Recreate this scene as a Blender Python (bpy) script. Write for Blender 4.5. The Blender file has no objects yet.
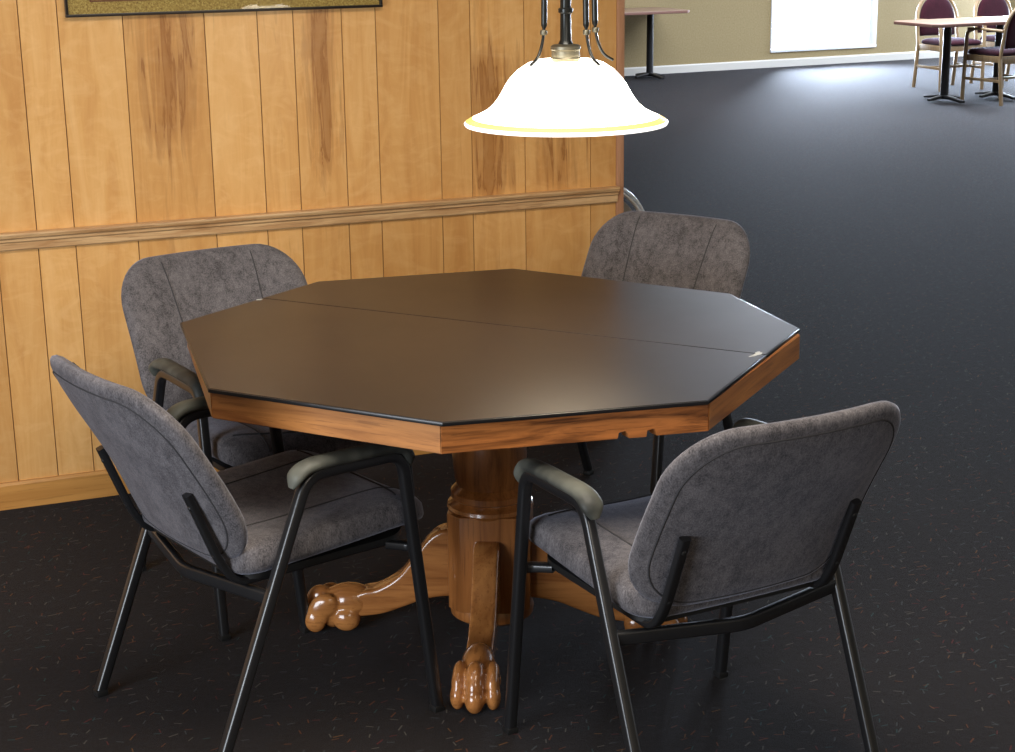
import bpy, bmesh, math, random
from mathutils import Vector, Matrix
PI = math.pi
S = bpy.context.scene
COL = S.collection
random.seed(7)

# ------------------------------------------------------------------ materials
def mat(name, col=(.5,.5,.5), rough=.5, metal=0., spec=.5, coat=0., sheen=0.):
    m = bpy.data.materials.new(name); m.use_nodes = True
    b = m.node_tree.nodes['Principled BSDF']
    b.inputs['Base Color'].default_value = (*col, 1)
    b.inputs['Roughness'].default_value = rough
    b.inputs['Metallic'].default_value = metal
    b.inputs['Specular IOR Level'].default_value = spec
    b.inputs['Coat Weight'].default_value = coat
    b.inputs['Sheen Weight'].default_value = sheen
    return m

class NT:
    """small helper to wire nodes"""
    def __init__(s, m): s.m = m; s.t = m.node_tree; s.n = s.t.nodes; s.b = s.n['Principled BSDF']
    def new(s, ty, **kw):
        nd = s.n.new(ty)
        for k, v in kw.items():
            if k.startswith('i_'): nd.inputs[k[2:].replace('_', ' ')].default_value = v
            else: setattr(nd, k, v)
        return nd
    def lk(s, a, b): s.t.links.new(a, b)
    def math(s, op, a, b=None, c=None):
        nd = s.n.new('ShaderNodeMath'); nd.operation = op
        for i, v in enumerate((a, b, c)):
            if v is None: continue
            if isinstance(v, (int, float)): nd.inputs[i].default_value = v
            else: s.lk(v, nd.inputs[i])
        return nd.outputs[0]
    def coord(s, scale=(1,1,1), rot=(0,0,0), which='Object'):
        tc = s.n.new('ShaderNodeTexCoord'); mp = s.n.new('ShaderNodeMapping')
        mp.inputs['Scale'].default_value = scale; mp.inputs['Rotation'].default_value = rot
        s.lk(tc.outputs[which], mp.inputs[0]); return mp.outputs[0]
    def noise(s, vec, scale, detail=4, rough=.5, dist=0.):
        nd = s.new('ShaderNodeTexNoise'); s.lk(vec, nd.inputs['Vector'])
        nd.inputs['Scale'].default_value = scale; nd.inputs['Detail'].default_value = detail
        nd.inputs['Roughness'].default_value = rough; nd.inputs['Distortion'].default_value = dist
        return nd.outputs['Fac']
    def ramp(s, fac, stops, interp='LINEAR'):
        nd = s.new('ShaderNodeValToRGB'); s.lk(fac, nd.inputs[0]); cr = nd.color_ramp; cr.interpolation = interp
        while len(cr.elements) > 1: cr.elements.remove(cr.elements[-1])
        cr.elements[0].position = stops[0][0]; cr.elements[0].color = (*stops[0][1], 1)
        for p, c in stops[1:]:
            e = cr.elements.new(p); e.color = (*c, 1)
        return nd.outputs[0]
    def mix(s, fac, a, b, mode='MIX'):
        nd = s.new('ShaderNodeMix', data_type='RGBA', blend_type=mode)
        for sock, v in ((nd.inputs[0], fac), (nd.inputs[6], a), (nd.inputs[7], b)):
            if isinstance(v, (int, float)): sock.default_value = v
            elif isinstance(v, tuple): sock.default_value = (*v, 1)
            else: s.lk(v, sock)
        return nd.outputs[2]
    def bump(s, h, strength=.3, dist=.002):
        nd = s.new('ShaderNodeBump'); nd.inputs['Strength'].default_value = strength
        nd.inputs['Distance'].default_value = dist; s.lk(h, nd.inputs['Height']); s.lk(nd.outputs[0], s.b.inputs['Normal'])

def wood_mat(name, light, dark, axis='x', rough=.35, scale=1., coat=.2, contrast=1.):
    m = mat(name, light, rough, coat=coat); n = NT(m)
    sc = {'x': (1.2, 14, 14), 'y': (14, 1.2, 14), 'z': (14, 14, 1.2)}[axis]
    v = n.coord(tuple(k*scale for k in sc))
    g = n.noise(v, 1.6, 6, .6, 1.2)
    sc2 = {'x': (6, 160, 160), 'y': (160, 6, 160), 'z': (160, 160, 6)}[axis]
    v2 = n.coord(sc2); p = n.noise(v2, 1.0, 3, .6)
    c1 = n.ramp(g, [(.33, dark), (.48, tuple(a*.55+b*.45 for a, b in zip(light, dark))), (.62, light)])
    c2 = n.mix(n.math('MULTIPLY', n.math('GREATER_THAN', p, .60), .35*contrast), c1, tuple(k*.6 for k in dark))
    n.lk(c2, n.b.inputs['Base Color']); n.bump(p, .08, .001)
    return m

def fabric_mat(name, c0, c1, scale=1.):
    m = mat(name, c0, .95, spec=.15, sheen=.35); n = NT(m)
    n.b.inputs['Sheen Roughness'].default_value = .4
    n.b.inputs['Sheen Tint'].default_value = (.75, .8, 1, 1)
    v = n.coord((1, 1, .55))
    a = n.noise(v, 60*scale, 5, .75); b = n.noise(v, 11*scale, 4, .65, .6); d = n.noise(v, 380*scale, 2, .6)
    f = n.math('ADD', n.math('MULTIPLY', a, .62), n.math('MULTIPLY', b, .38))
    c = n.ramp(f, [(.40, c0), (.60, c1)])
    n.lk(n.mix(.45, c, n.ramp(d, [(.3, tuple(k*.55 for k in c0)), (.7, tuple(k*1.35 for k in c1))])), n.b.inputs['Base Color'])
    n.bump(d, .35, .0015)
    return m

M = {}
M['fabric'] = fabric_mat('grey_upholstery', (.030, .027, .029), (.150, .138, .144))
M['fabric_seam'] = mat('seam_fabric', (.050, .048, .051), .95, spec=.1)
M['maroon'] = fabric_mat('maroon_upholstery', (.022, .004, .007), (.046, .008, .014))
M['tan_vinyl'] = mat('tan_vinyl', (.24, .21, .18), .6)
M['black_metal'] = mat('black_painted_steel', (.012, .012, .013), .32, spec=.55, coat=.15)
M['armpad'] = mat('worn_black_rubber', (.052, .053, .045), .55, spec=.35)
_n = NT(M['armpad']); _v = _n.coord(); _a = _n.noise(_v, 7, 3, .6)
_n.lk(_n.ramp(_a, [(.40, (.030, .031, .027)), (.62, (.12, .122, .10))]), _n.b.inputs['Base Color'])
M['glide'] = mat('black_plastic', (.008, .008, .008), .5)
M['bolt'] = mat('steel_bolt', (.35, .35, .36), .3, 1.)
M['chrome'] = mat('chrome', (.80, .82, .84), .35, .75)
M['oak_x'] = wood_mat('oak_edge', (.50, .205, .055), (.20, .065, .015), 'x', .33, 1.1)
M['oak_dark'] = wood_mat('oak_cathedral', (.44, .15, .038), (.07, .02, .005), 'x', .33, 1.9)
M['oak_z'] = wood_mat('oak_column', (.36, .135, .036), (.17, .055, .013), 'z', .28, 1.0, coat=.4)
M['oak_leg'] = wood_mat('oak_leg', (.46, .19, .055), (.24, .083, .022), 'x', .22, .8, coat=.6)
M['pad'] = mat('dark_table_pad', (.0155, .0125, .0120), .40, spec=.38, coat=.0)
_n = NT(M['pad']); _v = _n.coord(); _a = _n.noise(_v, 3.2, 4, .6); _d = _n.noise(_v, 420, 2, .5)
_n.lk(_n.math('ADD', _n.math('MULTIPLY', _a, .08), .275), _n.b.inputs['Roughness'])
M['pad_edge'] = mat('black_vinyl_binding', (.006, .006, .007), .3)
M['pad_scuff'] = mat('scuffed_vinyl', (.42, .42, .41), .6)
M['brass'] = mat('antique_brass', (.22, .20, .145), .5, 1.)
M['bronze'] = mat('dark_bronze', (.035, .037, .036), .30, .8)
M['far_table'] = mat('far_table_laminate', (.33, .215, .155), .35)
M['far_edge'] = mat('far_table_edge', (.20, .10, .075), .45)
M['pale_wood'] = wood_mat('pale_chair_wood', (.36, .245, .125), (.26, .165, .08), 'z', .35, .8)
M['white_paint'] = mat('white_trim_paint', (.62, .60, .55), .4)
M['black_iron'] = mat('black_cast_iron', (.010, .010, .012), .45)
M['ceiling'] = mat('ceiling_white', (.62, .60, .56), .9)
M['blind'] = mat('white_window_frame', (.8, .82, .85), .4)
M['notch'] = mat('notch_shadow', (.03, .012, .006), .8)

# pine / maple plank wall
m = mat('plank_wood', (.55, .3, .11), .36, coat=.25); n = NT(m)
n.b.inputs['Coat Roughness'].default_value = .25
at = n.new('ShaderNodeAttribute', attribute_name='plank'); sep = n.new('ShaderNodeSeparateColor'); n.lk(at.outputs['Color'], sep.inputs[0])
rnd, heart = sep.outputs[0], sep.outputs[1]
tc = n.new('ShaderNodeTexCoord'); cx = n.new('ShaderNodeCombineXYZ')
sx = n.new('ShaderNodeSeparateXYZ'); n.lk(tc.outputs['Object'], sx.inputs[0])
n.lk(n.math('ADD', sx.outputs[0], n.math('MULTIPLY', rnd, 13.)), cx.inputs[0]); n.lk(n.math('MULTIPLY', rnd, 31.), cx.inputs[1]); n.lk(n.math('ADD', sx.outputs[2], n.math('MULTIPLY', rnd, 7.)), cx.inputs[2])
def vmap(sc):
    mp = n.new('ShaderNodeMapping'); mp.inputs['Scale'].default_value = sc; n.lk(cx.outputs[0], mp.inputs[0]); return mp.outputs[0]
g1 = n.noise(vmap((9, 1, 1.1)), 1.5, 6, .6, 1.6)          # broad figure
g2 = n.noise(vmap((30, 1, 2.4)), 1.0, 5, .6, 1.2)         # streaks
g3 = n.noise(vmap((5, 1, 9)), 1.6, 4, .6, 2.0)            # curly cross figure
g4 = n.noise(vmap((220, 1, 8)), 1.0, 2, .6)
base = n.ramp(g1, [(.30, (.58, .285, .088)), (.5, (.67, .360, .122)), (.72, (.74, .43, .168))])
base = n.mix(n.math('MULTIPLY', n.math('MAXIMUM', n.math('SUBTRACT', g3, .47), 0.), 1.1), base, (.84, .54, .25))
tone = n.ramp(rnd, [(.25, (.80, .74, .66)), (.5, (.95, .92, .87)), (.85, (1.1, 1.12, 1.13))])
base = n.mix(1., base, tone, 'MULTIPLY')
hs = n.math('ADD', n.math('MULTIPLY', g2, .62), n.math('MULTIPLY', g1, .38))
hmask = n.ramp(n.math('ADD', hs, n.math('MULTIPLY', n.math('SUBTRACT', heart, .5), .42)), [(.545, (0, 0, 0)), (.62, (.35, .35, .35)), (.675, (.55, .55, .55)), (.70, (1, 1, 1)), (.74, (.7, .7, .7))])
base = n.mix(n.math('MULTIPLY', hmask, .82), base, (.24, .078, .015))
base = n.mix(n.math('MULTIPLY', n.math('SUBTRACT', g4, .45), .15), base, (.36, .15, .05))
n.lk(base, n.b.inputs['Base Color']); n.bump(g4, .05, .0008)
M['plank'] = m
M['rail_wood'] = wood_mat('rail_oak', (.62, .40, .20), (.42, .22, .09), 'x', .35, 2.2, contrast=1.4)
M['base_wood'] = wood_mat('base_pine', (.56, .27, .07), (.42, .18, .04), 'x', .4, .7)
M['corner_wood'] = wood_mat('corner_wood', (.48, .25, .14), (.38, .18, .09), 'z', .4, .7)

# carpet with coloured dashes
m = mat('dark_carpet', (.03, .025, .025), .9, spec=.10, sheen=.06); n = NT(m)
n.b.inputs['Sheen Roughness'].default_value = .35; n.b.inputs['Sheen Tint'].default_value = (.75, .85, 1, 1)
v = n.coord()
fine = n.noise(v, 420, 2, .7); mid = n.noise(v, 40, 4, .7); big = n.noise(v, 1.1, 3, .6)
basec = n.ramp(fine, [(.25, (.0060, .0044, .0040)), (.75, (.0215, .0170, .0158))])
basec = n.mix(n.math('MULTIPLY', mid, .5), basec, (.018, .0145, .0135))
def dashes(seed, dens, ang, cols, basec, size=.052):
    mp = n.new('ShaderNodeMapping'); mp.inputs['Location'].default_value = (seed*1.37, seed*2.11, 0); mp.inputs['Rotation'].default_value = (0, 0, ang)
    mp.inputs['Scale'].default_value = (1/size,)*3
    t = n.new('ShaderNodeTexCoord'); n.lk(t.outputs['Object'], mp.inputs[0])
    vo = n.new('ShaderNodeTexVoronoi', voronoi_dimensions='2D'); vo.inputs['Scale'].default_value = 1.; vo.inputs['Randomness'].default_value = .9
    n.lk(mp.outputs[0], vo.inputs['Vector'])
    sb = n.new('ShaderNodeVectorMath', operation='SUBTRACT'); n.lk(mp.outputs[0], sb.inputs[0]); n.lk(vo.outputs['Position'], sb.inputs[1])
    s3 = n.new('ShaderNodeSeparateXYZ'); n.lk(sb.outputs[0], s3.inputs[0])
    sc = n.new('ShaderNodeSeparateColor'); n.lk(vo.outputs['Color'], sc.inputs[0])
    kx = n.math('ADD', s3.outputs[0], n.math('MULTIPLY', s3.outputs[1], n.math('SUBTRACT', sc.outputs[2], .5)))
    a = n.math('LESS_THAN', n.math('ABSOLUTE', kx), .028); b = n.math('LESS_THAN', n.math('ABSOLUTE', s3.outputs[1]), .16)
    on = n.math('LESS_THAN', sc.outputs[0], dens)
    k = n.math('MULTIPLY', n.math('MULTIPLY', a, b), n.math('MULTIPLY', on, .5))
    cc = n.ramp(sc.outputs[1], cols, 'CONSTANT')
    return n.mix(k, basec, cc)
cols = [(0, (.16, .055, .018)), (.22, (.07, .085, .09)), (.45, (.13, .022, .02)), (.58, (.13, .12, .10)), (.78, (.03, .085, .085)), (.9, (.19, .09, .025))]
basec = dashes(1, .62, .35, cols, basec); basec = dashes(5, .62, 1.75, cols, basec); basec = dashes(9, .4, 1.1, cols, basec, .07)
n.lk(basec, n.b.inputs['Base Color']); n.bump(n.math('ADD', fine, mid), .5, .004)
M['carpet'] = m

# painted far wall
m = mat('tan_wallpaper', (.33, .27, .15), .8); n = NT(m); v = n.coord()
n.lk(n.ramp(n.noise(v, 60, 3, .6), [(.3, (.27, .205, .095)), (.7, (.34, .265, .135))]), n.b.inputs['Base Color'])
M['tan_wall'] = m

# picture
m = mat('speckled_gold_mat', (.3, .22, .06), .55); n = NT(m); v = n.coord()
n.lk(n.ramp(n.noise(v, 160, 4, .75), [(.36, (.20, .12, .02)), (.5, (.42, .29, .06)), (.66, (.62, .50, .16))]), n.b.inputs['Base Color'])
M['gold_mat'] = m
m = mat('print_browns', (.4, .2, .05), .5); n = NT(m); v = n.coord()
n.lk(n.ramp(n.noise(v, 9, 4, .6, 1.), [(.3, (.16, .05, .015)), (.5, (.45, .21, .05)), (.7, (.62, .42, .16))]), n.b.inputs['Base Color'])
M['print'] = m
M['frame_black'] = mat('black_frame', (.012, .008, .006), .35)
M['print_border'] = mat('brown_print_border', (.16, .045, .015), .5)
m = bpy.data.materials.new('picture_glass'); m.use_nodes = True; t = m.node_tree; t.nodes.clear()
o = t.nodes.new('ShaderNodeOutputMaterial'); mx = t.nodes.new('ShaderNodeMixShader'); tr = t.nodes.new('ShaderNodeBsdfTransparent'); gl = t.nodes.new('ShaderNodeBsdfGlossy')
gl.inputs['Roughness'].default_value = .02; fr = t.nodes.new('ShaderNodeFresnel'); fr.inputs[0].default_value = 1.5
t.links.new(fr.outputs[0], mx.inputs[0]); t.links.new(tr.outputs[0], mx.inputs[1]); t.links.new(gl.outputs[0], mx.inputs[2]); t.links.new(mx.outputs[0], o.inputs[0])
M['pane'] = m

def glow(name, col, strength, base=(.9, .87, .8)):
    m = mat(name, base, .25); b = m.node_tree.nodes['Principled BSDF']
    b.inputs['Emission Color'].default_value = (*col, 1); b.inputs['Emission Strength'].default_value = strength
    return m
M['shade'] = glow('lit_opal_glass', (1, .93, .80), 5)
M['shade_rim'] = glow('amber_glass_rim', (1, .72, .16), .75, (.8, .6, .18))
M['shade_lip'] = glow('clear_glass_lip', (1, .97, .92), 1.6)
M['bulb'] = glow('bulb_glow', (1, .85, .6), 12.0)

# ------------------------------------------------------------------ helpers
def link_mesh(name, bm, m, parent=None, smooth=True, angle=35):
    me = bpy.data.meshes.new(name); bmesh.ops.recalc_face_normals(bm, faces=bm.faces); bm.to_mesh(me); bm.free()
    if smooth:
        me.shade_smooth()
        me.set_sharp_from_angle(angle=math.radians(angle))
    for k in (m if isinstance(m, (list, tuple)) else [m]): me.materials.append(k)
    o = bpy.data.objects.new(name, me); COL.objects.link(o)
    if parent: o.parent = parent
    return o
def empty(name, loc, rz=0):
    o = bpy.data.objects.new(name, None); COL.objects.link(o); o.location = loc; o.rotation_euler = (0, 0, rz); o.empty_display_size = .1
    return o
def tag(o, label=None, cat=None, group=None, kind=None):
    if label: o['label'] = label
    if cat: o['category'] = cat
    if group: o['group'] = group
    if kind: o['kind'] = kind
    return o
def box(bm, x0, x1, y0, y1, z0, z1, bev=0.):
    b2 = bmesh.new(); bmesh.ops.create_cube(b2, size=1)
    bmesh.ops.transform(b2, matrix=Matrix.Translation(((x0+x1)/2, (y0+y1)/2, (z0+z1)/2)) @ Matrix.Diagonal((x1-x0, y1-y0, z1-z0, 1)), verts=b2.verts)
    if bev: bmesh.ops.bevel(b2, geom=b2.edges[:], offset=bev, segments=2, affect='EDGES', profile=.6)
    join(bm, b2)
def join(bm, b2):
    me = bpy.data.meshes.new('tmp'); b2.to_mesh(me); b2.free(); bm.from_mesh(me); bpy.data.meshes.remove(me)
def prism(bm, poly, z0, z1, bev=0., axis='z'):
    b2 = bmesh.new()
    f = {'z': lambda a, b, h: (a, b, h), 'y': lambda a, b, h: (a, h, b), 'x': lambda a, b, h: (h, a, b)}[axis]
    lo = [b2.verts.new(f(a, b, z0)) for a, b in poly]; hi = [b2.verts.new(f(a, b, z1)) for a, b in poly]
    b2.faces.new(lo[::-1]); b2.faces.new(hi)
    for i in range(len(poly)): j = (i+1) % len(poly); b2.faces.new((lo[i], lo[j], hi[j], hi[i]))
    bmesh.ops.recalc_face_normals(b2, faces=b2.faces)
    if bev: bmesh.ops.bevel(b2, geom=b2.edges[:], offset=bev, segments=2, affect='EDGES', profile=.6)
    join(bm, b2)
def fillet(pts, r, n=7):
    pts = [Vector(p) for p in pts]; out = [pts[0]]
    for i in range(1, len(pts)-1):
        a, b, c = pts[i-1], pts[i], pts[i+1]; rr = r[i-1] if isinstance(r, (list, tuple)) else r
        d1, d2 = (a-b), (c-b); k = min(rr, d1.length*.49, d2.length*.49)
        p, q = b+d1.normalized()*k, b+d2.normalized()*k
        for j in range(n+1):
            t = j/n; out.append((1-t)**2*p+2*t*(1-t)*b+t*t*q)
    out.append(pts[-1]); return out
def prof_rr(w, h, r=.3, n=3):
    """rounded rectangle profile, full sizes w (side) and h (normal)"""
    rr = min(w, h)*r; o = []
    for cx_, cy_, a0 in ((w/2-rr, h/2-rr, 0), (-w/2+rr, h/2-rr, 90), (-w/2+rr, -h/2+rr, 180), (w/2-rr, -h/2+rr, 270)):
        for k in range(n+1):
            a = math.radians(a0+90*k/n); o.append((cx_+rr*math.cos(a), cy_+rr*math.sin(a)))
    return o
def prof_c(r, n=12, ry=None): return [(r*math.cos(2*PI*i/n), (ry or r)*math.sin(2*PI*i/n)) for i in range(n)]
def sweep(bm, path, prof, side=None, scale=None, closed=False):
    path = [Vector(p) for p in path]; N = len(path); rings = []
    prev = None
    for i, p in enumerate(path):
        if closed: t = (path[(i+1) % N]-path[i-1]).normalized()
        else: t = (path[min(i+1, N-1)]-path[max(i-1, 0)]).normalized()
        if side is not None: s = Vector(side)
        elif prev is not None: s = prev
        else: s = Vector((1, 0, 0)) if abs(t.x) < .8 else Vector((0, 1, 0))
        s = (s-t*s.dot(t)).normalized(); prev = s; nn = t.cross(s)
        k = scale[i] if scale else (1, 1)
        rings.append([bm.verts.new(p+s*a*k[0]+nn*b*k[1]) for a, b in prof])
    P = len(prof)
    for i in range(N if closed else N-1):
        a, b = rings[i], rings[(i+1) % N]
        for j in range(P): bm.faces.new((a[j], a[(j+1) % P], b[(j+1) % P], b[j]))
    if not closed: bm.faces.new(rings[0][::-1]); bm.faces.new(rings[-1])
def lathe(bm, prof, c=(0, 0, 0), n=40, cap=True, tri=None):
    rings = []
    for r, z in prof:
        rings.append([bm.verts.new((c[0]+r*math.cos(2*PI*k/n), c[1]+r*math.sin(2*PI*k/n), c[2]+z)) for k in range(n)])
    for a, b in zip(rings, rings[1:]):
        for j in range(n): bm.faces.new((a[j], a[(j+1) % n], b[(j+1) % n], b[j]))
    if cap: bm.faces.new(rings[0][::-1]); bm.faces.new(rings[-1])
def ellipsoid(bm, c, r, rot=None, seg=20):
    b2 = bmesh.new(); bmesh.ops.create_uvsphere(b2, u_segments=seg, v_segments=seg//2+2, radius=1)
    Mx = Matrix.Translation(c) @ (rot or Matrix.Identity(4)) @ Matrix.Diagonal((*r, 1))
    bmesh.ops.transform(b2, matrix=Mx, verts=b2.verts); join(bm, b2)
def copy_tree(o, parent=None):
    c = o.copy(); COL.objects.link(c)
    if parent: c.parent = parent; c.matrix_parent_inverse = o.matrix_parent_inverse.copy()
    for ch in list(o.children): copy_tree(ch, c)
    return c

# ------------------------------------------------------------------ setting
WY = 1.419                                   # front face of the plank wall
bm = bmesh.new(); box(bm, -5, 15, -6.5, 14.2, -.05, 0)
tag(link_mesh('floor', bm, M['carpet'], smooth=False), kind='structure')
bm = bmesh.new(); box(bm, -5, 15, -6.5, 14.2, 2.75, 2.85)
tag(link_mesh('ceiling', bm, M['ceiling'], smooth=False), kind='structure')

# plank wall: one mesh, boards with narrow grooves between them
xs = [-5.0]
while xs[-1] < -1.25: xs.append(xs[-1]+random.choice((.11, .16, .2, .24)))
xs = [x for x in xs if x < -1.1] + [-.985, -.868, -.760, -.576, -.338, -.179, -.069, .082, .190, .394, .499, .682, .915, 1.008]
hearts = {-.985: .30, -.576: .95, -.069: 1.0, .499: 1.0, .682: .95, .190: .35, -.338: .38}
tones = {-.985: .62, -.868: .8, -.760: .72, -.576: .45, -.338: .78, -.179: .70, -.069: .55, .082: .58, .190: .50, .394: .42, .499: .6, .682: .52, .915: .35}
bm = bmesh.new(); cl = bm.loops.layers.float_color.new('plank')
for a, b in zip(xs, xs[1:]):
    rn = tones.get(a, random.random()); h = hearts.get(a, random.choice((.3, .36, .42)))
    W = b-a; g = .0016; nz, nx = 22, 6
    grid = []
    for i in range(nz+1):
        z = .0+2.75*i/nz
        grid.append([bm.verts.new((a+g+(W-2*g)*j/nx, WY, z)) for j in range(nx+1)])
    for i in range(nz):
        for j in range(nx):
            f = bm.faces.new((grid[i][j], grid[i][j+1], grid[i+1][j+1], grid[i+1][j]))
            for l in f.loops:
                z = l.vert.co.z; u = (l.vert.co.x-a)/W
                hh = h
                if h > .7:
                    hh = h*(1-.55*abs(u-.55)*2)*(1. if z > .95 else .55) * (1. if z < 1.7 else .8)
                    if a == -.576: hh = h*(1.05-.9*abs(u-.5))*(1. if z > 1.1 else .62)
                    if a == .499: hh = h*(1.0-.8*abs(u-.35)) * (.55 if z > 1.3 else (1.1 if z > .85 else .5))
                    if a == .682: hh = h*(1.0-.8*abs(u-.6)) * (.5 if z > 1.3 else (1. if z > .85 else .4))
                l[cl] = (rn, hh, 0, 1)
    # bevelled board edges going back into the groove
    for k, s in ((0, -1), (nx, 1)):
        col = [grid[i][k] for i in (0, nz)]; back = [bm.verts.new((v.co.x+s*.001, WY+.004, v.co.z)) for v in col]
        f = bm.faces.new((col[0], back[0], back[1], col[1]) if s < 0 else (col[0], col[1], back[1], back[0]))
        for l in f.loops: l[cl] = (.0, .2, 0, 1)
me = bpy.data.meshes.new('wall_back'); 
box(bm, -5, 1.008, WY+.004, WY+.12, 0, 2.75)
bmesh.ops.recalc_face_normals(bm, faces=[f for f in bm.faces if len(f.verts) == 4 and f.calc_center_median().y > WY+.003])
bm.to_mesh(me); bm.free(); me.materials.append(M['plank'])
o = bpy.data.objects.new('wall_back', me); COL.objects.link(o); tag(o, kind='structure')
# give the deep groove backing a dark wood tone through its own slot
gm = mat('groove_dark', (.10, .045, .015), .7); me.materials.append(gm)
for p in me.polygons:
    if p.center.y > WY+.003 and abs(p.normal.y) > .5 and p.center.y < WY+.01: p.material_index = 1

bm = bmesh.new()                             # chair rail moulding
pr = [(0, -.054), (-.010, -.054), (-.013, -.050), (-.013, -.031), (-.019, -.026), (-.019, -.019), (-.028, -.014), (-.031, -.006), (-.030, -.001), (-.026, .0), (0, .0)]
prism(bm, [(WY+a, .842+b) for a, b in pr], -5, 1.008, axis='x')
tag(link_mesh('trim_1', bm, M['rail_wood'], angle=20), kind='structure')
bm = bmesh.new()                             # wall-end corner board
prism(bm, [(1.008, WY-.006), (1.034, WY-.006), (1.034, WY+.126), (1.008, WY+.126)], 0, 2.75, .003)
tag(link_mesh('trim_2', bm, M['corner_wood']), kind='structure')
bm = bmesh.new()
prism(bm, [(WY+a, b) for a, b in ((0, 0), (-.014, 0), (-.014, .074), (-.010, .083), (0, .083))], -5, 1.008, axis='x')
tag(link_mesh('baseboard_back', bm, M['base_wood'], angle=20), kind='structure')

# far wall with a window opening (slightly turned)
fw = Vector((10.03-6.83, 13.28-13.09, 0)).normalized(); fa = math.atan2(fw.y, fw.x)
FW = Vector((6.83, 13.09, 0))
def fx(x, y): return (Vector((x, y, 0))-FW).dot(fw)
wx0, wx1, wz0, wz1 = 1.672, 3.13, .165, 1.55
far = Matrix.Translation(FW) @ Matrix.Rotation(fa, 4, 'Z')
def farobj(name, bm, m, **k):
    o = link_mesh(name, bm, m, **k); o.matrix_world = far; return o
bm = bmesh.new()
box(bm, -8, wx0, 0, .16, 0, 2.75); box(bm, wx1, 7, 0, .16, 0, 2.75); box(bm, wx0, wx1, 0, .16, 0, wz0); box(bm, wx0, wx1, 0, .16, wz1, 2.75)
tag(farobj('wall_far', bm, M['tan_wall'], smooth=False), kind='structure')
bm = bmesh.new(); prism(bm, [(0, 0), (-.016, 0), (-.016, .075), (-.010, .088), (0, .088)], -8, 7, axis='x')
tag(farobj('baseboard_far', bm, M['white_paint'], angle=20), kind='structure')
bm = bmesh.new(); box(bm, -5.12, -5, -6.5, 14.2, 0, 2.75); tag(link_mesh('unseen_wall_left', bm, M['tan_wall'], smooth=False), kind='structure')  # unseen wall, added to keep world light out on the left
bm = bmesh.new(); box(bm, -5, 15, -6.62, -6.5, 0, 2.75); tag(link_mesh('unseen_wall_front', bm, M['tan_wall'], smooth=False), kind='structure')  # unseen wall behind the camera, closes off world light as well
# window: frame, sash bar, pane
bm = bmesh.new(); w = .035
box(bm, wx0, wx0+w*.5, -.01, .12, wz0, wz1, .003); box(bm, wx1-.11, wx1, -.012, .12, wz0, wz1, .003)
box(bm, wx0, wx1, -.02, .12, wz0, wz0+.03, .003); box(bm, wx0, wx1, -.01, .12, wz1-w, wz1, .003)
wo = farobj('window_1', bm, M['blind']); tag(wo, kind='structure')
bm = bmesh.new(); box(bm, wx0+w*.5, wx1-.11, .045, .075, .405, .425); box(bm, wx0+w*.5, wx1-.11, .045, .075, .80, .83)
k = link_mesh('glazing_bar', bm, M['blind'], wo)
bm = bmesh.new(); box(bm, wx0+w*.5, wx1-.11, .058, .062, wz0+.03, wz1-w)
k = link_mesh('pane', bm, M['pane'], wo)

# ------------------------------------------------------------------ octagonal table
WOOD = [(-.714, -.233), (-.353, -.661), (.194, -.740), (.660, -.322), (.712, .115), (.325, .650), (-.215, .712), (-.640, .392)]
table = empty('octagonal_table', (0, 0, 0))
tag(table, 'octagonal oak pedestal table with carved claw feet between four grey chairs', 'table')
def inset(P, d):
    n_ = len(P); out = []
    for i in range(n_):
        a, b, c = Vector(P[i-1]), Vector(P[i]), Vector(P[(i+1) % n_])
        e1, e2 = (b-a).normalized(), (c-b).normalized()
        n1, n2 = Vector((-e1.y, e1.x)), Vector((-e2.y, e2.x)); k = (n1+n2)
        out.append(tuple(b+k*d/(1+n1.dot(n2))))
    return out
inn = inset(WOOD, .028)
bm = bmesh.new(); prism(bm, [tuple(p) for p in inset(WOOD, .027)], .728, .762)
link_mesh('tabletop', bm, M['oak_x'], table, smooth=False)
for i in range(8):
    a, b = Vector(WOOD[i]), Vector(WOOD[(i+1) % 8]); ia, ib = Vector(inn[i]), Vector(inn[(i+1) % 8])
    L = (b-a).length; e = (b-a)/L; zt, zb = .762, .702
    prof = [(0, zb)]
    if i == 1:
        for s in (.372, .432):
            x0 = s; prof += [(x0-.012, zb), (x0-.010, zb+.013), (x0+.004, zb+.016), (x0+.009, zb+.010), (x0+.012, zb)]
    prof += [(L, zb), (L, zt), (0, zt)]
    bm = bmesh.new(); fr_, bk = [], []
    ez = math.atan2(e.y, e.x); nrm = Vector((-e.y, e.x))
    for u, z in prof:
        fr_.append(bm.verts.new((u, 0, z)))
        p = ia.lerp(ib, u/L); q = p-a; bk.append(bm.verts.new((q.dot(e), q.dot(nrm), z)))
    bm.faces.new(fr_); bm.faces.new(bk[::-1])
    for j in range(len(prof)): k = (j+1) % len(prof); bm.faces.new((fr_[j], bk[j], bk[k], fr_[k]))
    bmesh.ops.recalc_face_normals(bm, faces=bm.faces)
    outer = [ed for ed in bm.edges if all(abs(v.co.y) < 1e-6 for v in ed.verts) and ed.calc_length() > .05]
    bmesh.ops.bevel(bm, geom=outer, offset=.0022, segments=2, affect='EDGES')
    o = link_mesh('edge_board', bm, M['oak_dark'] if i == 1 else M['oak_x'], table); o.location = (a.x, a.y, 0); o.rotation_euler = (0, 0, ez)

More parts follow.
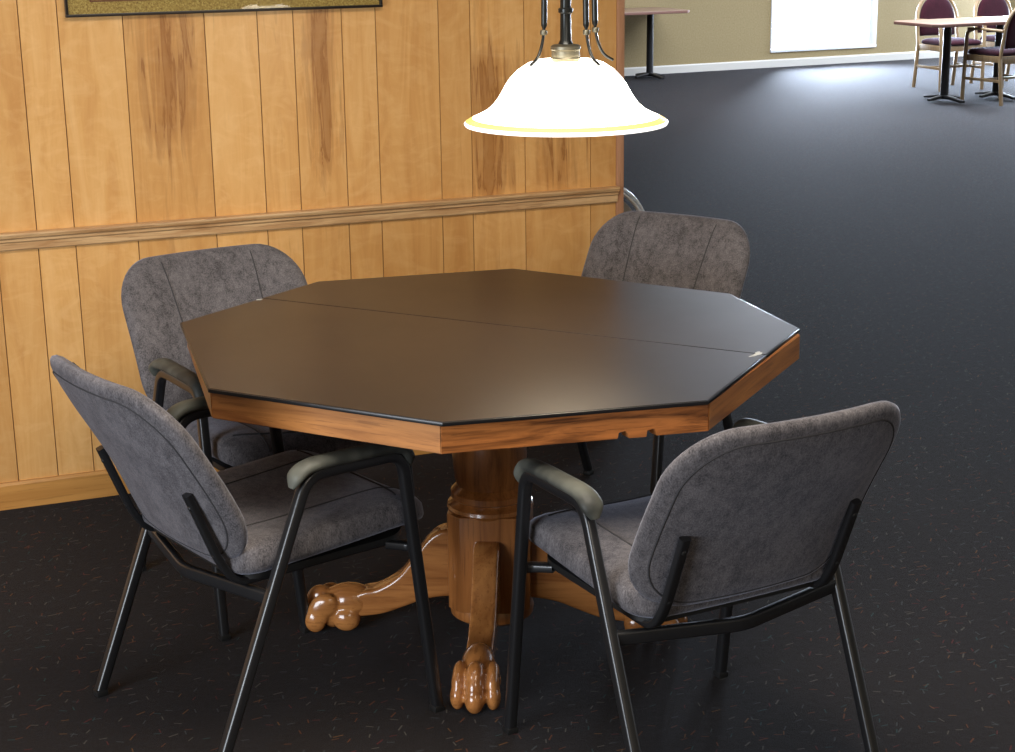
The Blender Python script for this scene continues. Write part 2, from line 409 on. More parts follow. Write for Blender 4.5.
# turned column
PC = (0., 0.)
bm = bmesh.new()
lathe(bm, [(.10, .702), (.125, .700), (.125, .682), (.092, .664), (.076, .62), (.078, .56), (.088, .50), (.0905, .46), (.087, .41), (.082, .388), (.088, .380), (.096, .372), (.096, .358), (.089, .352), (.094, .346), (.104, .340), (.106, .332), (.100, .322)], n=48)
link_mesh('column', bm, M['oak_z'], table, angle=30)
bm = bmesh.new()
def ngon(r, n_, ph): return [(r*math.cos(ph+2*PI*k/n_), r*math.sin(ph+2*PI*k/n_)) for k in range(n_)]
LA = -2.028
hb_, ch_ = .100, .034; sq = [(hb_, -hb_+ch_), (hb_, hb_-ch_), (hb_-ch_, hb_), (-hb_+ch_, hb_), (-hb_, hb_-ch_), (-hb_, -hb_+ch_), (-hb_+ch_, -hb_), (hb_-ch_, -hb_)]
prism(bm, [(a*math.cos(LA)-b*math.sin(LA), a*math.sin(LA)+b*math.cos(LA)) for a, b in sq], .085, .330, .004)
lathe(bm, [(.09, .10), (.098, .085), (.104, .07), (.102, .055), (.088, .045), (.06, .042)], n=48)
link_mesh('pedestal_block', bm, M['oak_z'], table, angle=30)
# carved legs with claw feet
def spl(pts, n_=6):
    out = []
    P = [Vector(p) for p in pts]; P = [P[0]*2-P[1]]+P+[P[-1]*2-P[-2]]
    for i in range(1, len(P)-2):
        for j in range(n_):
            t = j/n_; a, b, c, d = P[i-1:i+3]
            out.append(.5*((2*b)+(c-a)*t+(2*a-5*b+4*c-d)*t*t+(3*b-a-3*c+d)*t**3))
    out.append(P[-2]); return out
top = spl([(.085, .272), (.120, .270), (.152, .248), (.190, .198), (.230, .148), (.280, .116), (.320, .106), (.365, .088)])
bot = spl([(.365, .038), (.32, .040), (.27, .048), (.22, .066), (.17, .086), (.13, .095), (.085, .100)])
legpoly = [(p.x, p.y) for p in top+bot]
def leg_mesh():
    bm = bmesh.new(); b2 = bmesh.new()
    T = .031
    lo = [b2.verts.new((a, -T, b)) for a, b in legpoly]; hi = [b2.verts.new((a, T, b)) for a, b in legpoly]
    b2.faces.new(lo); b2.faces.new(hi[::-1])
    for i in range(len(legpoly)): j = (i+1) % len(legpoly); b2.faces.new((lo[i], hi[i], hi[j], lo[j]))
    bmesh.ops.recalc_face_normals(b2, faces=b2.faces)
    ed = [e for e in b2.edges if len(e.link_faces) == 2 and any(len(f.verts) > 4 for f in e.link_faces)]
    bmesh.ops.bevel(b2, geom=ed, offset=.011, segments=4, affect='EDGES', profile=.6)
    join(bm, b2); return bm
def paw_mesh():
    bm = bmesh.new(); R = lambda a: Matrix.Rotation(a, 4, 'Y')
    ellipsoid(bm, (.362, 0, .070), (.070, .041, .048), R(.15))       # hock
    ellipsoid(bm, (.398, 0, .050), (.045, .042, .050))
    for yy, fwd, w_, hh in ((-.038, .432, .0180, -.002), (0, .452, .0230, .006), (.038, .432, .0180, -.002)):
        ellipsoid(bm, (fwd-.020, yy*.96, .074+hh), (.034, w_*.98, .030), R(.5))   # knuckle
        ellipsoid(bm, (fwd-.004, yy, .054), (.029, w_*.96, .044), R(-.25))        # toe
        ellipsoid(bm, (fwd+.006, yy*1.05, .032), (.027, w_, .0315))               # toe tip
    for sy in (-1, 1): ellipsoid(bm, (.362, sy*.027, .034), (.036, .025, .033))   # side pads
    return bm
leg_me = paw_me = None
for k in range(4):
    an = LA+k*PI/2
    if leg_me is None:
        lo_ = link_mesh('leg', leg_mesh(), M['oak_leg'], table, angle=45); leg_me = lo_.data
        pw = link_mesh('claw_foot', paw_mesh(), M['oak_leg'], lo_); paw_me = pw.data
        rm = pw.modifiers.new('remesh', 'REMESH'); rm.mode = 'VOXEL'; rm.voxel_size = .0030; rm.use_smooth_shade = True
        sm = pw.modifiers.new('smooth', 'SMOOTH'); sm.factor = .5; sm.iterations = 7
        leg0 = lo_
    else: lo_ = copy_tree(leg0, table)
    lo_.rotation_euler = (0, 0, an)

# table pad lying on the table: two folding halves with a black binding
PAD = [(-.718, -.244), (-.353, -.672), (.184, -.749), (.668, -.302), (.703, .098), (.318, .628), (-.222, .693), (-.655, .374)]
pad = empty('table_pad', (0, 0, .7625)); tag(pad, 'dark brown folding vinyl table pad covering the octagonal oak table', 'table pad')
A_, B_ = Vector((-.655, .374)).lerp(Vector((-.222, .693)), .57), Vector((.668, -.302)).lerp(Vector((.184, -.749)), .40)
def side(p): d = B_-A_; v = Vector(p)-A_; return d.x*v.y-d.y*v.x
fd = (B_-A_).normalized(); fn = Vector((-fd.y, fd.x))
h1 = [p for p in PAD if side(p) > 0]; h2 = [p for p in PAD if side(p) <= 0]
# order: polygon runs counter-clockwise from index 0
h_back = [3, 4, 5, 6]; h_front = [7, 0, 1, 2]
gp = .0012
pb = [tuple(B_+fn*gp)]+[PAD[i] for i in h_back]+[tuple(A_+fn*gp)]
pf = [tuple(A_-fn*gp)]+[PAD[i] for i in h_front]+[tuple(B_-fn*gp)]
def padhalf(name, poly, lift):
    bm = bmesh.new(); prism(bm, poly, 0, .0085, .0018)
    bmesh.ops.subdivide_edges(bm, edges=[e for e in bm.edges if e.calc_length() > .15], cuts=0)
    o = link_mesh(name, bm, M['pad'], pad, smooth=False); o.location.z = lift; return o
padhalf('pad_half', pb, .0); padhalf('pad_half', pf, .0)
def binding(poly, name='binding'):
    bm = bmesh.new()
    ins = poly[1:-1]
    path = [Vector((*p, .0040)) for p in [poly[0]]+ins+[poly[-1]]]
    sweep(bm, path, prof_rr(.005, .0095, .45), side=None)
    return link_mesh(name, bm, M['pad_edge'], pad)
def bind2(poly):
    bm = bmesh.new(); P = [Vector(p) for p in poly]
    for a, b in zip(P, P[1:]):
        e = (b-a).normalized(); nn = Vector((-e.y, e.x))
        q = [a-nn*.0028-e*.001, b-nn*.0028+e*.001, b+nn*.0012+e*.001, a+nn*.0012-e*.001]
        prism(bm, [tuple(v) for v in q], -.0002, .0074, .001)
    return link_mesh('binding', bm, M['pad_edge'], pad)
bind2(pb); bind2(pf)
bm = bmesh.new(); c0 = Vector(B_)+Vector((-.012, .012)); 
for dx, dy, r in ((0, 0, .010), (-.014, -.008, .007), (.006, .012, .006), (-.026, -.012, .004)):
    ellipsoid(bm, (c0.x+dx, c0.y+dy, .0084), (r*1.6, r*.7, .0007), Matrix.Rotation(.5, 4, 'Z'), 12)
link_mesh('scuff_mark', bm, M['pad_scuff'], pad)['label'] = 'white scuff at the right end of the fold'
bm = bmesh.new(); ellipsoid(bm, (A_.x-.012, A_.y-.016, .0086), (.009, .005, .0012), None, 12)
link_mesh('scuff_mark', bm, M['pad_scuff'], pad)['label'] = 'small white scuff at the left end of the fold'

# ------------------------------------------------------------------ padded chairs
def outline_rr(w, z0, z1, rt, rb, n=10):
    """closed outline with radius rt on top corners, rb below"""
    o = []
    for cx_, cz, r, a0 in ((w-rt, z1-rt, rt, 0), (-w+rt, z1-rt, rt, 90), (-w+rb, z0+rb, rb, 180), (w-rb, z0+rb, rb, 270)):
        for k in range(n+1):
            a = math.radians(a0+90*k/n); o.append((cx_+r*math.cos(a), cz+r*math.sin(a)))
    # densify straight runs
    d = []
    for i in range(len(o)):
        a, b = Vector(o[i]), Vector(o[(i+1) % len(o)]); m_ = max(1, int((b-a).length/.03))
        for j in range(m_): d.append(tuple(a.lerp(b, j/m_)))
    return d
def cushion(bm, out, cen, fpos, p=5, tf=.03, tb=.03, rings=9):
    """fpos(a,b,h): maps outline coords and height to 3-D"""
    ss = [math.sin(PI/2*k/rings) for k in range(1, rings+1)]
    def ring(s, h): return [bm.verts.new(fpos(cen[0]+(a-cen[0])*s, cen[1]+(b-cen[1])*s, h)) for a, b in out]
    def build(t):
        c = bm.verts.new(fpos(cen[0], cen[1], t)); rs = []
        for s in ss[:-1]: rs.append(ring(s, t*(1-s**p)**(1/2.2)))
        for j in range(len(out)): bm.faces.new((c, rs[0][j], rs[0][(j+1) % len(out)]))
        for a, b in zip(rs, rs[1:]):
            for j in range(len(out)): bm.faces.new((a[j], b[j], b[(j+1) % len(out)], a[(j+1) % len(out)]))
        return rs[-1]
    f = build(tf); g = build(-tb); e = ring(1., 0.)
    for a in (f, g):
        for j in range(len(out)): bm.faces.new((a[j], e[j], e[(j+1) % len(out)], a[(j+1) % len(out)]))
YB0, ZB0, YB1, ZB1 = -.187, .437, -.378, .842
def back_curve(z):
    t = (z-ZB0)/(ZB1-ZB0); y = YB0+(YB1-YB0)*t
    return y + .020*math.sin(PI*min(max(t, 0), 1)*1.0)*(1-t)*1.6 - .012*max(0, t-.75)**2*16*.5
BN = Vector((0, (ZB1-ZB0), -(YB1-YB0))).normalized()
def back_pos(x, z, h):
    y = back_curve(z)+.52*x*x-.030
    return Vector((x, y, z))+BN*h
BOUT = outline_rr(.270, ZB0, ZB1, .115, .125)
BC = (0, .62)
def s_of(x, z, out=BOUT, c=BC):
    """ray scale of a point inside an outline"""
    a = math.atan2(z-c[1], x-c[0]); best = None
    for i in range(len(out)):
        p, q = Vector(out[i])-Vector(c), Vector(out[(i+1) % len(out)])-Vector(c)
        d = Vector((math.cos(a), math.sin(a))); e = q-p; den = d.x*e.y-d.y*e.x
        if abs(den) < 1e-9: continue
        t = (p.x*e.y-p.y*e.x)/den; u = (p.x*d.y-p.y*d.x)/den
        if t > 0 and -1e-6 <= u <= 1+1e-6: best = t
    r = math.hypot(x-c[0], z-c[1]); return r/best if best else 0
TF, TB = .034, .028
def front_y(x, z): s = min(s_of(x, z), .999); return TF*(1-s**5)**(1/2.2)

def make_chair():
    root = empty('padded_armchair', (0, 0, 0))
    for sx in (-1, 1):
        tube = prof_rr(.024, .025, .28)
        for nm, foot, corner in (('front', (.279, .243, 0.012), (.273, .172, .618)), ('rear', (.275, -.310, .012), (.273, -.062, .620))):
            bm = bmesh.new()
            mid = (sx*.273, .055, .619)
            path = fillet([(sx*foot[0], foot[1], foot[2]), (sx*corner[0], corner[1], corner[2]), mid], .042)
            sweep(bm, path, tube, side=(1, 0, 0))
            if nm == 'front':                                   # weld-on bracket joining leg and seat rail
                sweep(bm, fillet([(sx*.272, .205, .392), (sx*.245, .205, .392), (sx*.212, .165, .397)], .02, 4), prof_rr(.018, .026, .25), side=(0, 0, 1))
            lg = link_mesh('leg', bm, M['black_metal'], root, angle=40)
            bm = bmesh.new(); d = Vector(foot)-Vector(corner); box(bm, -.0125, .0125, -.0132, .0132, -.012, .002, .002)
            g_ = link_mesh('foot_glide', bm, M['glide'], lg); g_.location = (sx*foot[0], foot[1], .012)
        # arm pad
        bm = bmesh.new()
        P = spl([(sx*.273, .190, .588), (sx*.273, .186, .612), (sx*.273, .165, .634), (sx*.273, .10, .640), (sx*.273, .02, .641), (sx*.273, -.05, .640), (sx*.273, -.085, .626), (sx*.273, -.100, .600)], 4)
        N = len(P); sc = []
        for i in range(N):
            t = i/(N-1); w_ = min(1, (math.sin(PI*min(t, 1-t)/.30) if min(t, 1-t) < .15 else 1)*.65+.35); w_ *= .85+.28*t
            sc.append((w_, min(1., .35+min(t, 1-t)*6)))
        sweep(bm, P, prof_c(.023, 14, .0145), side=(1, 0, 0), scale=sc)
        link_mesh('armrest', bm, M['armpad'], root, angle=60)
        # J bar: seat rail, bend, back upright
        bm = bmesh.new(); sb = sx*.200
        q1, q2 = back_pos(sb, .465, -TB-.006), back_pos(sb, .625, -TB-.004)
        path = fillet([(sx*.205, .175, .400), (sb, q1.y+.035, .398), q1, q2], [.06, .04], 6)
        sweep(bm, path, prof_rr(.022, .016, .3), side=(1, 0, 0))
        jb = link_mesh('back_support', bm, M['black_metal'], root, angle=40)
        for zz in (.485, .60):
            bm = bmesh.new(); c_ = back_pos(sb, zz, -TB-.0135); ellipsoid(bm, c_, (.006, .004, .006), seg=10)
            link_mesh('bolt', bm, M['glide'], jb)
    bm = bmesh.new()                                            # bowed rear crossbar
    sweep(bm, fillet([(-.272, -.160, .375), (0, -.215, .368), (.272, -.160, .375)], .03, 4), prof_rr(.028, .018, .25), side=(0, 0, 1))
    link_mesh('crossbar', bm, M['black_metal'], root, angle=40)
    # backrest
    bm = bmesh.new(); cushion(bm, BOUT, BC, back_pos, 5, TF, TB, 10)
    b = link_mesh('backrest', bm, M['fabric'], root, angle=80)
    for sx in (-1, 1):
        bm = bmesh.new(); path = []
        for k in range(21):
            t = k/20; z = ZB0+.02+(ZB1-ZB0-.022)*t; x = sx*(.108+.024*t)
            s_ = s_of(x, z)
            if s_ < .985: path.append(back_pos(x, z, front_y(x, z)+.0002))
        sweep(bm, path, prof_c(.0018, 6)); link_mesh('front_seam', bm, M['fabric_seam'], b)
    bm = bmesh.new(); path = []
    for a, z in BOUT:
        s_ = .90; x_, z_ = BC[0]+(a-BC[0])*s_, BC[1]+(z-BC[1])*s_
        path.append(back_pos(x_, z_, -TB*(1-s_**5)**(1/2.2)+.0006))
    sweep(bm, path, prof_c(.0022, 6), closed=True)
    link_mesh('piping', bm, M['fabric_seam'], b)
    # seat
    def seat_pos(x, y, h):
        drop = 0.
        if y > .17: drop = -(y-.17)**2*2.2
        z = .436+drop+.055*(y+.1) + h + .35*x*x*(1 if h > 0 else .2) + (.05*(y-.0)**2) + (.012*max(0, -(y+.08))*4 if h > 0 else 0)
        return Vector((x, y, z))
    SO = outline_rr(.246, -.215, .292, .10, .06)
    bm = bmesh.new(); cushion(bm, SO, (0, .02), seat_pos, 6, .042, .034, 10)
    st = link_mesh('seat', bm, M['fabric'], root, angle=80)
    def seat_h(x, y): s_ = min(s_of(x, y, SO, (0, .02)), .999); return .042*(1-s_**6)**(1/2.2)
    for sx in (-1, 1):
        bm = bmesh.new(); path = []
        for k in range(23):
            t = k/22; y = -.19+.465*t; x = sx*(.125+.018*t)
            if s_of(x, y, SO, (0, .02)) < .985: path.append(seat_pos(x, y, seat_h(x, y)+.0002))
        sweep(bm, path, prof_c(.0020, 6)); link_mesh('seat_seam', bm, M['fabric_seam'], st)
    bm = bmesh.new(); path = []
    for k in range(25):
        x = -.205+.41*k/24; y = .198+.030*math.cos(x/.205*PI/2)
        path.append(seat_pos(x, y, seat_h(x, y)+.0002))
    sweep(bm, path, prof_c(.0024, 6))
    link_mesh('seat_seam', bm, M['fabric_seam'], st)
    bm = bmesh.new(); prism(bm, [(p[0]*.90, p[1]*.86-.01) for p in SO], .402, .414)
    link_mesh('seat_board', bm, M['glide'], root)
    return root
chair = make_chair()
G = 'grey padded armchairs around the octagonal table'
spots = [((.144, -.732), .118, 'grey padded armchair at front right of the oak table, seen from behind'),
         ((-.585, -.161), -1.287, 'grey padded armchair nearest the left picture edge, seen from its side'),
         ((-.407, .506), -2.932, 'grey padded armchair standing against the plank wall behind the front left chair'),
         ((.608, .601), 2.15, 'grey padded armchair at the far right of the oak table, facing the camera')]
for i, (p, a, lab) in enumerate(spots):
    o = chair if i == 0 else copy_tree(chair)
    o.location = (p[0], p[1], 0); o.rotation_euler = (0, 0, a); tag(o, lab, 'chair', G)

# ------------------------------------------------------------------ pendant lamp
LX, LY, LZ = .195, -.022, 1.255
lamp = empty('pendant_lamp', (LX, LY, LZ)); tag(lamp, 'lit white glass bell pendant lamp with bronze scroll arms above the table', 'lamp')
q_ = 1/431.8
shp = [(29, .139), (38, .132), (48, .117), (56, .098), (60.5, .083), (64, .068), (68, .053), (73, .038), (80, .024), (88, .0145), (94, .0085)]
bm = bmesh.new(); outer = [(r*q_, z) for r, z in shp]
pr_ = outer+[(r-.004, z-.001) for r, z in outer[::-1]]
lathe(bm, pr_+[pr_[0]], n=64, cap=False); 
link_mesh('shade', bm, M['shade'], lamp, angle=60)
bm = bmesh.new(); pr_ = [(94*q_, .0085), (98*q_, .0045), (101*q_, .000), (101*q_-.004, -.003), (93*q_, .005), (94*q_, .0085)]
lathe(bm, pr_, n=64, cap=False); link_mesh('shade_rim', bm, M['shade_rim'], lamp, angle=60)['label'] = 'amber tinted rim of the glass shade'
bm = bmesh.new(); pr_ = [(101*q_, .000), (102.5*q_, -.004), (101.5*q_, -.009), (99*q_, -.008), (101*q_-.004, -.003)]
lathe(bm, pr_, n=64, cap=False); link_mesh('shade_lip', bm, M['shade_lip'], lamp, angle=60)
bm = bmesh.new(); lathe(bm, [(.028, .134), (.033, .138), (.0345, .143), (.0325, .146), (.0325, .160), (.0345, .163), (.0345, .170), (.030, .173), (.018, .175)], n=32)
link_mesh('socket_cap', bm, M['brass'], lamp, angle=30)
bm = bmesh.new(); lathe(bm, [(.018, .174), (.013, .184), (.0125, .243), (.017, .246), (.017, .254), (.0125, .257), (.0125, .60), (.010, .61), (.010, 1.40)], n=24)
link_mesh('stem', bm, M['bronze'], lamp, angle=30)
bm = bmesh.new(); lathe(bm, [(.015, 1.39), (.055, 1.43), (.065, 1.485), (.065, 1.494)], n=32); link_mesh('ceiling_canopy', bm, M['bronze'], lamp, angle=30)
VA = -.3766
for ang in (225, 308, 18):
    a = math.radians(ang)+VA; d = Vector((math.cos(a), math.sin(a), 0)); up = Vector((0, 0, 1))
    r0 = .075
    P = [d*r0*.35+up*.62, d*(r0+.02)+up*.57, d*(r0+.01)+up*.45, d*(r0-.004)+up*.34, d*(r0-.004)+up*.25, d*(r0-.002)+up*.205, d*(r0+.006)+up*.172, d*(r0+.020)+up*.148, d*(r0+.042)+up*.134]
    P = spl(P, 5); N = len(P)
    bm = bmesh.new(); sweep(bm, P, prof_c(.0055, 10), scale=[(1.25, 1.25) if p.z > .215 else (.62, .62) for p in P])
    am = link_mesh('scroll_arm', bm, M['bronze'], lamp, angle=60)
    bm = bmesh.new(); lathe(bm, [(.0072, .199), (.0082, .202), (.0082, .207), (.0072, .210)], c=(d.x*(r0-.002), d.y*(r0-.002), 0), n=16)
    link_mesh('collar', bm, M['brass'], am)
bm = bmesh.new(); ellipsoid(bm, (0, 0, .075), (.030, .030, .040)); lathe(bm, [(.013, .10), (.013, .137)], n=16)
link_mesh('bulb', bm, M['bulb'], lamp)

# ------------------------------------------------------------------ framed picture on the plank wall
px0, px1, pz0, pz1 = -.738, .208, 1.449, 2.05
pic = empty('framed_picture', ((px0+px1)/2, WY, pz0)); tag(pic, 'framed picture with speckled gold mat hung on the plank wall', 'picture')
hw, hh = (px1-px0)/2, pz1-pz0
bm = bmesh.new(); t_ = .008
for a in ((-hw, hw, 0, t_), (-hw, hw, hh-t_, hh), (-hw, -hw+t_, t_, hh-t_), (hw-t_, hw, t_, hh-t_)): box(bm, a[0], a[1], -.024, -.001, a[2], a[3], .0015)
link_mesh('frame', bm, M['frame_black'], pic)
bm = bmesh.new(); box(bm, -hw+t_, hw-t_, -.012, -.004, t_, hh-t_); link_mesh('mat', bm, M['gold_mat'], pic, smooth=False)
bm = bmesh.new(); box(bm, -hw+.07, hw-.07, -.0135, -.0121, .041, hh-.041); k = link_mesh('print_border', bm, M['print_border'], pic, smooth=False)
bm = bmesh.new(); box(bm, -hw+.076, hw-.076, -.0142, -.0136, .046, hh-.046); link_mesh('print', bm, M['print'], pic, smooth=False)
bm = bmesh.new(); box(bm, -hw+t_, hw-t_, -.0185, -.0175, t_, hh-t_); link_mesh('glass', bm, M['pane'], pic, smooth=False)

# ------------------------------------------------------------------ round-backed chrome chair behind the wall end
def chrome_chair(loc, rz):
    r_ = empty('chrome_frame_chair', loc, rz); tag(r_, 'round-backed chrome framed chair mostly hidden behind the plank wall end', 'chair')
    zc, R_ = .590, .185
    bm = bmesh.new(); cushion(bm, [(.165*math.cos(2*PI*k/40), zc+.165*math.sin(2*PI*k/40)) for k in range(40)], (0, zc), lambda a, b, h: Vector((a, h, b)), 5, .02, .012, 6)
    link_mesh('backrest', bm, M['tan_vinyl'], r_, angle=80)
    for yy, rr in ((-.004, R_), (.022, R_+.012)):
        bm = bmesh.new(); sweep(bm, [(rr*math.cos(2*PI*k/48), yy, zc+rr*math.sin(2*PI*k/48)) for k in range(48)], prof_c(.007, 10), side=(0, 1, 0), closed=True)
        link_mesh('back_hoop', bm, M['chrome'], r_)
    bm = bmesh.new(); cushion(bm, [(.20*math.cos(2*PI*k/40), .24+.20*math.sin(2*PI*k/40)) for k in range(40)], (0, .24), lambda a, b, h: Vector((a, b, .435+h)), 5, .025, .015, 6)
    link_mesh('seat', bm, M['tan_vinyl'], r_, angle=80)
    for sx in (-1, 1):
        bm = bmesh.new(); sweep(bm, fillet([(sx*.19, -.05, 0), (sx*.17, .02, .40), (sx*.150, .01, .50)], .05), prof_c(.010, 10), side=(1, 0, 0)); link_mesh('leg', bm, M['chrome'], r_)
        bm = bmesh.new(); sweep(bm, [(sx*.19, .44, 0), (sx*.150, .34, .415)], prof_c(.010, 10), side=(1, 0, 0)); link_mesh('leg', bm, M['chrome'], r_)
    bm = bmesh.new(); sweep(bm, [(-.172, .02, .395), (-.155, .34, .405), (.155, .34, .405), (.172, .02, .395)], prof_c(.008, 8), side=(0, 0, 1), closed=True); link_mesh('seat_frame', bm, M['chrome'], r_)
chrome_chair((1.125, 1.85, -.0), -.35)

# ------------------------------------------------------------------ far tables
def far_table(name, label, loc, rz, x0, x1, y0, y1, posts):
    r_ = empty(name, loc, rz); tag(r_, label, 'table')
    bm = bmesh.new(); rr = .05
    pl = [(x1-rr, y0), (x1, y0+rr), (x1, y1-rr), (x1-rr, y1), (x0+rr, y1), (x0, y1-rr), (x0, y0+rr), (x0+rr, y0)]
    prism(bm, pl, .692, .722, .004); tp = link_mesh('tabletop', bm, M['far_table'], r_)
    bm = bmesh.new(); P = [Vector((*p, .707)) for p in pl]; sweep(bm, P, prof_rr(.026, .008, .3), side=(0, 0, 1), closed=True)
    link_mesh('edge_band', bm, M['far_edge'], tp)
    for x, y in posts:
        bm = bmesh.new(); lathe(bm, [(.038, .02), (.036, .68), (.09, .69), (.09, .692)], c=(x, y, 0), n=20); po = link_mesh('post', bm, M['black_iron'], r_, angle=40)
        bm = bmesh.new()
        for k in range(4):
            a = k*PI/2; d = Vector((math.cos(a), math.sin(a), 0))
            L_ = .27 if k % 2 else .17
            sweep(bm, [Vector((x, y, .045)), Vector((x, y, .03))+d*L_*.6, Vector((x, y, .017))+d*L_], prof_rr(.055, .025, .3), side=d.cross(Vector((0, 0, 1))), scale=[(1.2, 1.4), (1, 1), (.9, .8)])
        link_mesh('base', bm, M['black_iron'], r_, angle=40)
    return r_
far_table('dining_table', 'long laminate dining table on black iron posts beside the maroon chairs', (8.10, 9.41, 0), .03, -.36, 2.3, -.33, .33, [(.03, 0), (.62, .0), (1.7, 0)])
far_table('wall_table', 'laminate table on a black post at the far wall, left of the window', (6.76, 12.72, 0), fa, -1.3, .265, -.40, .34, [(.01, .02), (-1.05, .02)])

def maroon_chair():
    r_ = empty('maroon_armchair', (0, 0, 0))
    hx = .225
    bm = bmesh.new()    # arched wooden back frame
    P = [(-hx, -.21, .40), (-hx, -.25, .66)]+[(hx*math.cos(PI-PI*k/14), -.25-.05*math.sin(PI*k/14), .66+.25*math.sin(PI*k/14)) for k in range(1, 14)]+[(hx, -.25, .66), (hx, -.21, .40)]
    sweep(bm, P, prof_rr(.03, .026, .35), side=(0, 1, 0)); link_mesh('back_frame', bm, M['pale_wood'], r_, angle=50)
    bm = bmesh.new(); o_ = [(-.20, .50), (.20, .50)]+[(.20*math.cos(PI*k/16), .66+.228*math.sin(PI*k/16)) for k in range(17)]
    o2 = []
    for i in range(len(o_)):
        a, b = Vector(o_[i]), Vector(o_[(i+1) % len(o_)]); m_ = max(1, int((b-a).length/.05))
        for j in range(m_): o2.append(tuple(a.lerp(b, j/m_)))
    cushion(bm, o2, (0, .67), lambda a, b, h: Vector((a, -.235-(b-.5)*.12+h, b)), 6, .03, .02, 6); link_mesh('backrest', bm, M['maroon'], r_, angle=80)
    bm = bmesh.new(); cushion(bm, outline_rr(.225, -.20, .24, .06, .05), (0, .02), lambda a, b, h: Vector((a, b, .445+h)), 7, .04, .02, 6); link_mesh('seat', bm, M['maroon'], r_, angle=80)
    bm = bmesh.new(); box(bm, -.22, .22, .20, .225, .375, .43, .004); box(bm, -.22, .22, -.215, -.19, .375, .43, .004); box(bm, -.235, -.21, -.2, .21, .375, .43, .004); box(bm, .21, .235, -.2, .21, .375, .43, .004)
    link_mesh('seat_frame', bm, M['pale_wood'], r_)
    for sx in (-1, 1):
        bm = bmesh.new(); sweep(bm, [(sx*.225, -.26, 0), (sx*.225, -.21, .42)], prof_rr(.032, .032, .3), side=(1, 0, 0)); link_mesh('leg', bm, M['pale_wood'], r_)
        bm = bmesh.new(); sweep(bm, fillet([(sx*.235, .225, 0), (sx*.24, .21, .42), (sx*.25, .19, .635), (sx*.25, .10, .66)], .04, 5), prof_rr(.032, .030, .3), side=(1, 0, 0)); link_mesh('leg', bm, M['pale_wood'], r_)
        bm = bmesh.new(); sweep(bm, [(sx*.25, .17, .662), (sx*.252, 0, .664), (sx*.232, -.245, .655)], prof_rr(.045, .024, .4), side=(1, 0, 0)); link_mesh('armrest', bm, M['pale_wood'], r_)
        bm = bmesh.new(); box(bm, sx*.228-.009, sx*.228+.009, -.23, .215, .20, .225, .003); link_mesh('stretcher', bm, M['pale_wood'], r_)
    bm = bmesh.new(); box(bm, -.225, .225, -.01, .01, .20, .225, .003); link_mesh('stretcher', bm, M['pale_wood'], r_)
    return r_
mc = maroon_chair()
G2 = 'maroon armchairs at the far dining table'
for i, (x, y, a, lab) in enumerate([(8.84, 10.33, 3.10, 'maroon round-backed armchair behind the near end of the far dining table'),
                                     (9.57, 10.38, 3.18, 'maroon round-backed armchair on the far side of the dining table, further right'),
                                     (8.52, 9.12, .12, 'maroon armchair nearest the camera, partly outside the right picture edge')]):
    o = mc if i == 0 else copy_tree(mc)
    o.location = (x, y, 0); o.rotation_euler = (0, 0, a); tag(o, lab, 'chair', G2)

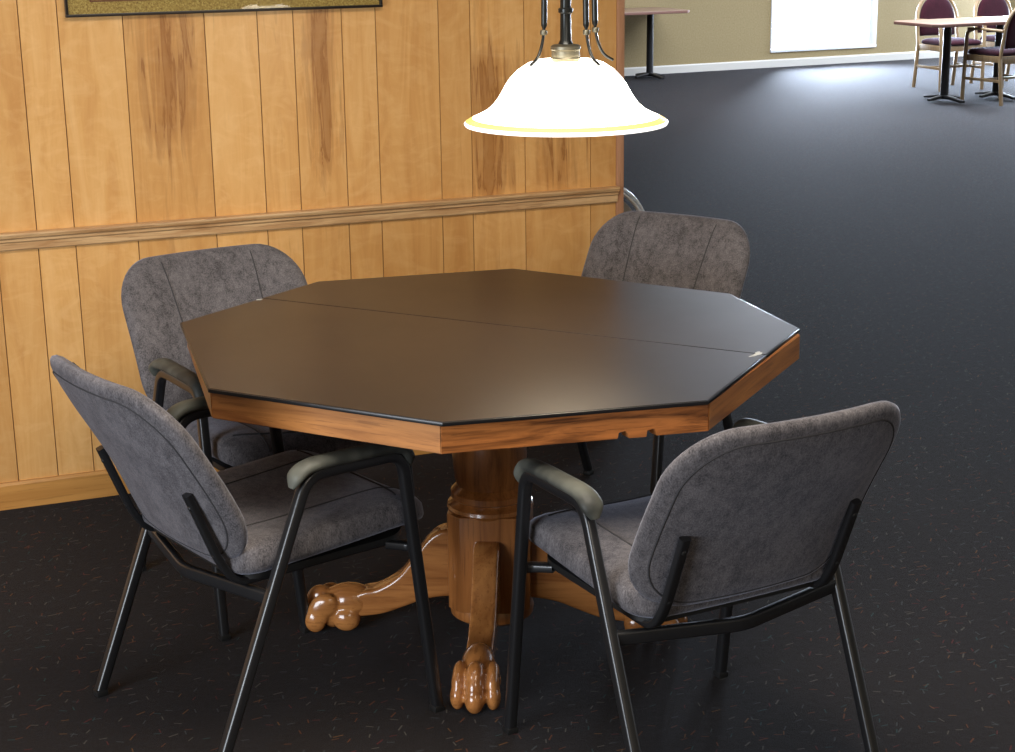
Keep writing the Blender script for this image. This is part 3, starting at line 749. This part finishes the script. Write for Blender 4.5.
# ------------------------------------------------------------------ light
def area(name, loc, rot, size, energy, col):
    l = bpy.data.lights.new(name, 'AREA'); l.shape = 'RECTANGLE'; l.size, l.size_y = size; l.energy = energy; l.color = col
    o = bpy.data.objects.new(name, l); COL.objects.link(o); o.location = loc; o.rotation_euler = rot; return o
def aim(o, tgt): o.rotation_euler = (Vector(tgt)-o.location).to_track_quat('-Z', 'Y').to_euler()
W = bpy.data.worlds.new('World'); S.world = W; W.use_nodes = True
W.node_tree.nodes['Background'].inputs[0].default_value = (.86, .92, 1, 1); W.node_tree.nodes['Background'].inputs[1].default_value = 1.6
a1 = area('left_window_light', (-4.3, -2.5, 1.0), (0, 0, 0), (2.4, 1.6), 185, (.84, .91, 1)); aim(a1, (-.4, -.3, .6))
a2 = area('overhead_fill', (-.3, -1.2, 2.70), (0, 0, 0), (1.6, 1.2), 85, (1, .90, .76))  # unseen overhead source, added to light the plank wall evenly
a3 = area('far_window_light', (0, 0, 0), (0, 0, 0), (1.3, .8), 850, (.70, .82, 1))
a3.location = far @ Vector(((wx0+wx1)/2-.05, .35, .55)); aim(a3, far @ Vector(((wx0+wx1)/2-.3, -3, .0)))
a6 = area('far_floor_fill', (0, 0, 0), (0, 0, 0), (3.2, 1.2), 900, (.72, .83, 1)); a6.location = far @ Vector((5.4, -.3, 1.1)); aim(a6, far @ Vector((2.6, -5, 0)))  # added fill that widens the bright far floor; no window built here
a4 = area('far_room_fill', (8, 9.5, 2.70), (0, 0, 0), (5, 3), 430, (.80, .87, 1))  # bluish fill without a fixture, added to lift the far floor
a5 = area('behind_camera_fill', (-.2, -5.2, 2.70), (0, 0, 0), (1.6, 1.6), 70, (1, .88, .76))  # warm fill added behind the camera for chair backs and tubes
pl = bpy.data.lights.new('pendant_bulb', 'POINT'); pl.energy = 3; pl.color = (1, .82, .58); pl.shadow_soft_size = .10
po = bpy.data.objects.new('pendant_bulb', pl); COL.objects.link(po); po.location = (LX, LY, LZ+.01)

# ------------------------------------------------------------------ camera
cd = bpy.data.cameras.new('Camera'); cam = bpy.data.objects.new('Camera', cd); COL.objects.link(cam); S.camera = cam
cd.sensor_width = 36; cd.lens = 36*1683.925/1015; cd.clip_end = 100
yaw, pitch, roll = -.37660, .26831, -.01307
cy_, sy_, cp, sp = math.cos(yaw), math.sin(yaw), math.cos(pitch), math.sin(pitch)
f = Vector((-sy_*cp, cy_*cp, -sp)); r = Vector((cy_, sy_, 0)); u = r.cross(f)
r2 = r*math.cos(roll)+u*math.sin(roll); u2 = -r*math.sin(roll)+u*math.cos(roll)
cam.matrix_world = Matrix(((r2.x, u2.x, -f.x, -1.38446), (r2.y, u2.y, -f.y, -3.62537), (r2.z, u2.z, -f.z, 1.72137), (0, 0, 0, 1)))

vs = S.view_settings; vs.view_transform = 'Standard'; vs.look = 'None'; vs.gamma = 1; vs.use_curve_mapping = False; vs.exposure = 0.0
